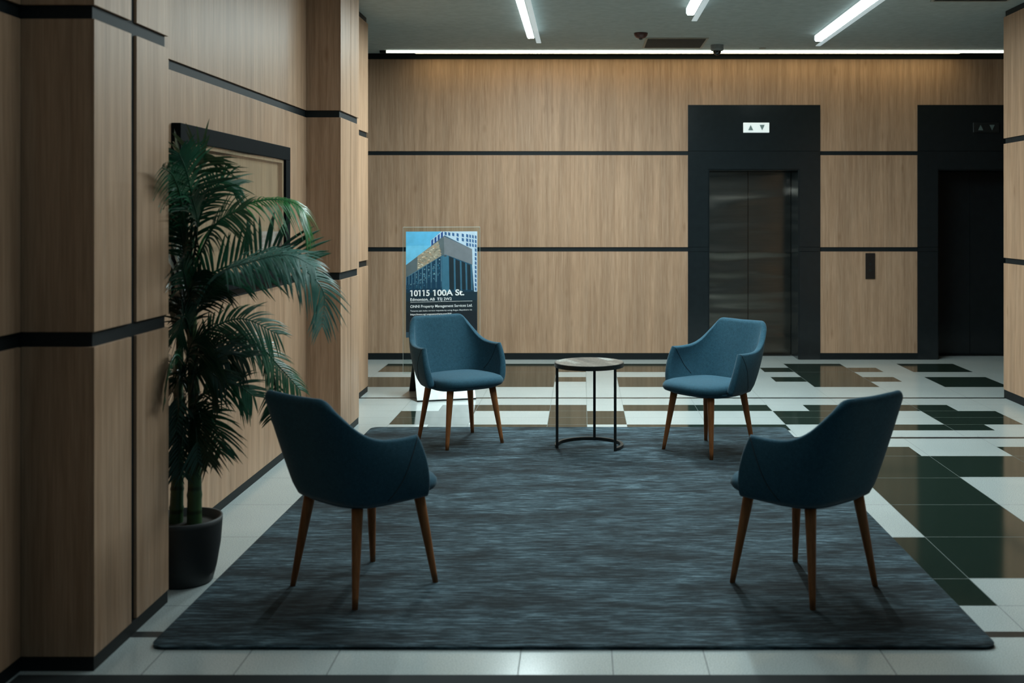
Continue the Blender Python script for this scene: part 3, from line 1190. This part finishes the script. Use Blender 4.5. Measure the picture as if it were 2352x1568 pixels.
lettering('number_lettering', '10115', 148, 374, 942, 868, 0.024, (0, 2, 3))
lettering('street_lettering', '100A St.', 430, 805, 942, 868, 0.024, (0,))
lettering('city_lettering', 'Edmonton, AB', 137, 438, 1003, 968, 0.012)
lettering('postcode_lettering', 'T5J 2W2', 466, 648, 1003, 968, 0.012)
lettering('company_lettering', 'ONNI Property Management Services Ltd.', 137, 907, 1092, 1058, 0.006)
lettering('notice_lettering', 'Tenants can make service requests by using Angus Anywhere via', 137, 902, 1141, 1122, 0.0)
lettering('web_lettering', 'https://www.ng1.angusanywhere.com/AA/', 137, 648, 1186, 1165, 0.014)
lettering('logo_lettering', 'C', 137, 190, 1392, 1354, 0.03)
bm = bmesh.new()
bm.faces.new([bm.verts.new(pp(x, y, 0.0035)) for x, y in ((137, 1018), (907, 1018), (907, 1022), (137, 1022))])
finish('rule', bm, ink, poster, recalc=False)
# A-shaped white base
bm = bmesh.new()
hw = 0.245
def slant(y0, z0, y1, z1, th, mi=0):
    d = Vector((0, y1 - y0, z1 - z0)).normalized()
    nn = Vector((0, -d.z, d.y)) * th
    q = [Vector((0, y0, z0)), Vector((0, y1, z1)), Vector((0, y1, z1)) + nn, Vector((0, y0, z0)) + nn]
    vs_ = [[bm.verts.new((x, p.y, max(p.z, 0.0))) for p in q] for x in (-hw, hw)]
    bm.faces.new(vs_[0]); bm.faces.new(vs_[1])
    for i in range(4):
        j = (i + 1) % 4
        bm.faces.new((vs_[0][i], vs_[0][j], vs_[1][j], vs_[1][i]))
slant(-0.285, 0.012, -0.018, 0.318, -0.012)
finish('front_plate', bm, M['white_paint'], t)
bm = bmesh.new()
slant(0.285, 0.012, 0.018, 0.318, 0.012)
finish('rear_plate', bm, M['black_metal'], t)
bm = bmesh.new()
box(bm, -hw, hw, -0.300, -0.270, 0.0, 0.012)
box(bm, -hw, hw, 0.270, 0.300, 0.0, 0.012)
box(bm, -hw, hw, -0.016, 0.016, 0.20, 0.312)
finish('foot', bm, M['black_metal'], t)

# ================================================================== POTTED PALM
PXc, PYc = -1.680, 4.600
palm = thing('potted_palm', 'tall leafy palm with two green trunks in a black pot', 'plant', (PXc, PYc, 0))
bm = bmesh.new()
lathe(bm, [(0, 0.0), (0.104, 0.0), (0.114, 0.006), (0.130, 0.07), (0.145, 0.16), (0.152, 0.25), (0.153, 0.272), (0.143, 0.272), (0.140, 0.235), (0.0, 0.235)], 56)
finish('pot', bm, M['pot'], palm, smooth=True)
bm = bmesh.new()
lathe(bm, [(0, 0.2365), (0.139, 0.2365), (0.13, 0.241), (0.06, 0.245), (0, 0.246)], 40)
finish('soil', bm, M['soil'], palm, smooth=True)
OFF = Vector((PXc, PYc, 0))


def loc_(p):
    return Vector(p) - OFF


def trunk(pts, r0, r1):
    P = catmull(pts, 60)
    rad = []
    for i in range(len(P)):
        s = i / (len(P) - 1)
        r = r0 + (r1 - r0) * s
        if i % 7 == 0:
            r *= 1.10
        rad.append(r)
    bm = bmesh.new()
    tube(bm, P, rad, 14)
    return finish('trunk', bm, M['trunk'], palm, smooth=True)


trunk([loc_((-1.640, 4.60, 0.23)), loc_(at(447, 1050, 4.6)), loc_(at(444, 870, 4.6)), loc_(at(440, 700, 4.6)), loc_(at(434, 560, 4.6))], 0.031, 0.014)
trunk([loc_((-1.722, 4.61, 0.23)), loc_(at(408, 1080, 4.61)), loc_(at(410, 900, 4.62)), loc_(at(414, 760, 4.63))], 0.030, 0.014)


def frond(pts, L, n=26, mat='leaf', roll=0.0, droop=0.35, width=0.0105, ang=52, start=0.18, sides=(1, -1), taper=True):
    P = catmull([loc_(at(*p)) for p in pts], 48)
    bm = bmesh.new()
    tube(bm, P, [0.0058 * (1 - 0.8 * i / 48) + 0.0006 for i in range(49)], 6)
    n = int(n * 1.05)
    for k in range(n):
        s = start + (1 - start) * (k + 0.5) / n
        i = min(int(s * 48), 47)
        p = P[i].lerp(P[i + 1], s * 48 - i)
        tn = (P[min(i + 1, 48)] - P[max(i - 1, 0)]).normalized()
        side = tn.cross(Vector((0, 0, 1)))
        if side.length < 0.2:
            side = Vector((0.3, -1, 0))
        # lean the blade plane so that both leaflet rows are seen
        side = (Matrix.Rotation(roll, 3, tn) @ side.normalized())
        ln = L * (0.55 + 0.45 * math.sin(math.pi * min(1, (s - start) / (1 - start) * 0.85 + 0.12))) * random.uniform(0.85, 1.1)
        if s > 0.9:
            ln *= 0.75
        for sg in sides:
            a = math.radians(ang + random.uniform(-7, 7) - 26 * max(0, s - 0.6))
            d = (side * sg * math.sin(a) + tn * math.cos(a)).normalized()
            nrm = d.cross(tn).normalized() * sg
            seg = 6
            prev = None
            wdir = d.cross(nrm).normalized()
            dr = droop * random.uniform(0.7, 1.3)
            for q in range(seg + 1):
                x = q / seg
                c_ = p + d * (ln * x) + Vector((0, 0, -1)) * (dr * ln * x * x)
                w = width * (math.sin(math.pi * min(1, 0.16 + 0.84 * x)) ** 0.7) * (1 - 0.25 * x)
                if q == seg:
                    w = 0.0004
                cur = (bm.verts.new(c_ - wdir * w * 0.5), bm.verts.new(c_ + nrm * w * 0.16), bm.verts.new(c_ + wdir * w * 0.5))
                if prev:
                    bm.faces.new((prev[0], prev[1], cur[1], cur[0]))
                    bm.faces.new((prev[1], prev[2], cur[2], cur[1]))
                prev = cur
    # keep leaflets out of the wall behind
    for v in bm.verts:
        wx = v.co.x + OFF.x
        wy = v.co.y + OFF.y
        lim = (XL + 0.012) if wy > Y2 + 0.01 else (XP + 0.008)
        if 4.95 < wy < 6.95:
            lim = XL + 0.052
        if wx < lim:
            v.co.x = lim - OFF.x + random.uniform(0, 0.004)
    return finish('frond', bm, M[mat], palm, smooth=True)


random.seed(11)
R_ = math.radians
frond([(436, 640, 4.60), (428, 500, 4.62), (416, 410, 4.66), (402, 328, 4.70)], 0.20, 24, 'leaf', R_(70), 0.2)
frond([(438, 650, 4.60), (440, 520, 4.56), (440, 430, 4.54), (452, 372, 4.53), (470, 352, 4.52)], 0.25, 22, 'leaf', R_(80), 0.25, ang=58, width=0.014)
frond([(440, 660, 4.60), (470, 545, 4.60), (560, 473, 4.64), (640, 458, 4.70), (695, 480, 4.74), (714, 545, 4.76)], 0.13, 34, 'leaf_bright', R_(35), 0.75, start=0.3, width=0.009)
frond([(442, 690, 4.60), (480, 632, 4.62), (560, 598, 4.66), (640, 566, 4.72), (722, 598, 4.76)], 0.21, 26, 'leaf', R_(75), 0.15, ang=60, width=0.015)
frond([(442, 720, 4.60), (490, 640, 4.55), (600, 588, 4.53), (686, 612, 4.54), (742, 668, 4.55), (740, 750, 4.55)], 0.15, 38, 'leaf_sheen', R_(50), 0.5, start=0.25)
frond([(444, 700, 4.60), (500, 630, 4.50), (580, 600, 4.44), (660, 585, 4.42), (722, 612, 4.42)], 0.16, 30, 'leaf_sheen', R_(40), 0.45, start=0.3)
frond([(445, 800, 4.60), (490, 752, 4.62), (560, 732, 4.65), (640, 768, 4.70)], 0.17, 26, 'leaf', R_(60), 0.4)
frond([(445, 840, 4.60), (520, 778, 4.63), (590, 790, 4.68), (640, 840, 4.72), (690, 896, 4.75)], 0.14, 32, 'leaf', R_(50), 0.45, start=0.25)
frond([(590, 790, 4.70), (625, 850, 4.74), (632, 910, 4.76), (622, 965, 4.77)], 0.10, 18, 'leaf', R_(60), 0.4, start=0.05)
frond([(443, 860, 4.60), (475, 830, 4.58), (520, 812, 4.57), (565, 822, 4.57)], 0.16, 24, 'leaf_dark', R_(65), 0.3)
frond([(441, 930, 4.60), (485, 893, 4.60), (535, 880, 4.60), (584, 910, 4.60)], 0.15, 26, 'leaf', R_(60), 0.35)
frond([(440, 950, 4.60), (465, 940, 4.56), (490, 970, 4.53), (508, 1040, 4.52)], 0.15, 26, 'leaf', R_(70), 0.35)
frond([(438, 930, 4.58), (450, 930, 4.52), (465, 975, 4.48), (480, 1060, 4.46)], 0.15, 24, 'leaf_dark', R_(75), 0.35)
frond([(425, 840, 4.52), (405, 815, 4.38), (388, 845, 4.28), (376, 925, 4.22)], 0.10, 24, 'leaf', R_(70), 0.4)
frond([(432, 600, 4.55), (418, 470, 4.42), (398, 405, 4.28), (372, 384, 4.15)], 0.12, 22, 'leaf', R_(60), 0.45)
frond([(436, 720, 4.62), (412, 620, 4.72), (402, 540, 4.80), (398, 460, 4.86)], 0.22, 24, 'leaf_dark', R_(70), 0.3)
frond([(438, 640, 4.58), (470, 560, 4.50), (505, 505, 4.46), (560, 480, 4.44)], 0.19, 26, 'leaf', R_(60), 0.35)
frond([(436, 780, 4.60), (412, 720, 4.62), (400, 700, 4.66), (390, 720, 4.72)], 0.20, 22, 'leaf_dark', R_(60), 0.4)
frond([(436, 880, 4.58), (416, 860, 4.52), (408, 900, 4.48), (406, 990, 4.46)], 0.16, 24, 'leaf_dark', R_(70), 0.4)
frond([(436, 900, 4.60), (425, 860, 4.58), (440, 790, 4.55), (470, 770, 4.53)], 0.17, 24, 'leaf_dark', R_(70), 0.4)
frond([(436, 800, 4.60), (430, 720, 4.60), (440, 660, 4.58), (462, 620, 4.57)], 0.20, 26, 'leaf_dark', R_(75), 0.4)
frond([(430, 940, 4.58), (418, 930, 4.52), (412, 985, 4.50), (412, 1080, 4.49)], 0.15, 24, 'leaf_dark', R_(70), 0.3)
frond([(436, 640, 4.60), (420, 560, 4.56), (410, 500, 4.52), (404, 420, 4.50)], 0.20, 26, 'leaf', R_(75), 0.3)
frond([(438, 620, 4.60), (450, 560, 4.54), (452, 500, 4.50), (440, 450, 4.47)], 0.21, 26, 'leaf_dark', R_(80), 0.35)

# more crown and lower foliage around the trunks
random.seed(23)
for pts, L, n, mt, rl, dr in (
        ([(440, 560, 4.60), (470, 470, 4.60), (505, 420, 4.62), (548, 425, 4.64)], 0.15, 22, 'leaf', 60, 0.3),
        ([(436, 600, 4.60), (420, 540, 4.62), (402, 500, 4.66), (388, 500, 4.72)], 0.20, 26, 'leaf', 70, 0.35),
        ([(438, 560, 4.56), (442, 470, 4.50), (430, 400, 4.46), (412, 352, 4.44)], 0.20, 26, 'leaf', 80, 0.25),
        ([(438, 700, 4.58), (425, 640, 4.52), (420, 600, 4.48), (428, 540, 4.45)], 0.20, 26, 'leaf_dark', 80, 0.35),
        ([(440, 760, 4.60), (420, 690, 4.60), (405, 640, 4.64), (395, 600, 4.70)], 0.20, 26, 'leaf_dark', 65, 0.35),
        ([(440, 740, 4.60), (470, 690, 4.60), (490, 660, 4.60), (515, 655, 4.60)], 0.13, 22, 'leaf_dark', 65, 0.40),
        ([(440, 780, 4.58), (430, 740, 4.54), (420, 730, 4.50), (408, 770, 4.48)], 0.17, 22, 'leaf_dark', 70, 0.4),
        ([(440, 860, 4.58), (455, 815, 4.54), (480, 800, 4.52), (520, 815, 4.52)], 0.17, 26, 'leaf_dark', 70, 0.4),
        ([(440, 900, 4.58), (450, 860, 4.52), (475, 850, 4.49), (515, 880, 4.48)], 0.16, 26, 'leaf_dark', 75, 0.4),
        ([(440, 980, 4.58), (440, 950, 4.52), (450, 985, 4.48), (455, 1060, 4.46)], 0.15, 24, 'leaf_dark', 75, 0.3),
        ([(430, 900, 4.60), (410, 850, 4.64), (400, 850, 4.70), (396, 900, 4.76)], 0.18, 24, 'leaf_dark', 60, 0.4),
        ([(430, 980, 4.60), (415, 950, 4.60), (405, 985, 4.58), (402, 1080, 4.56)], 0.14, 22, 'leaf_dark', 60, 0.3),
        ([(440, 990, 4.60), (432, 960, 4.56), (424, 1000, 4.53), (420, 1090, 4.52)], 0.12, 20, 'leaf_dark', 70, 0.3)):
    frond(pts, L, n, mt, R_(rl), dr)
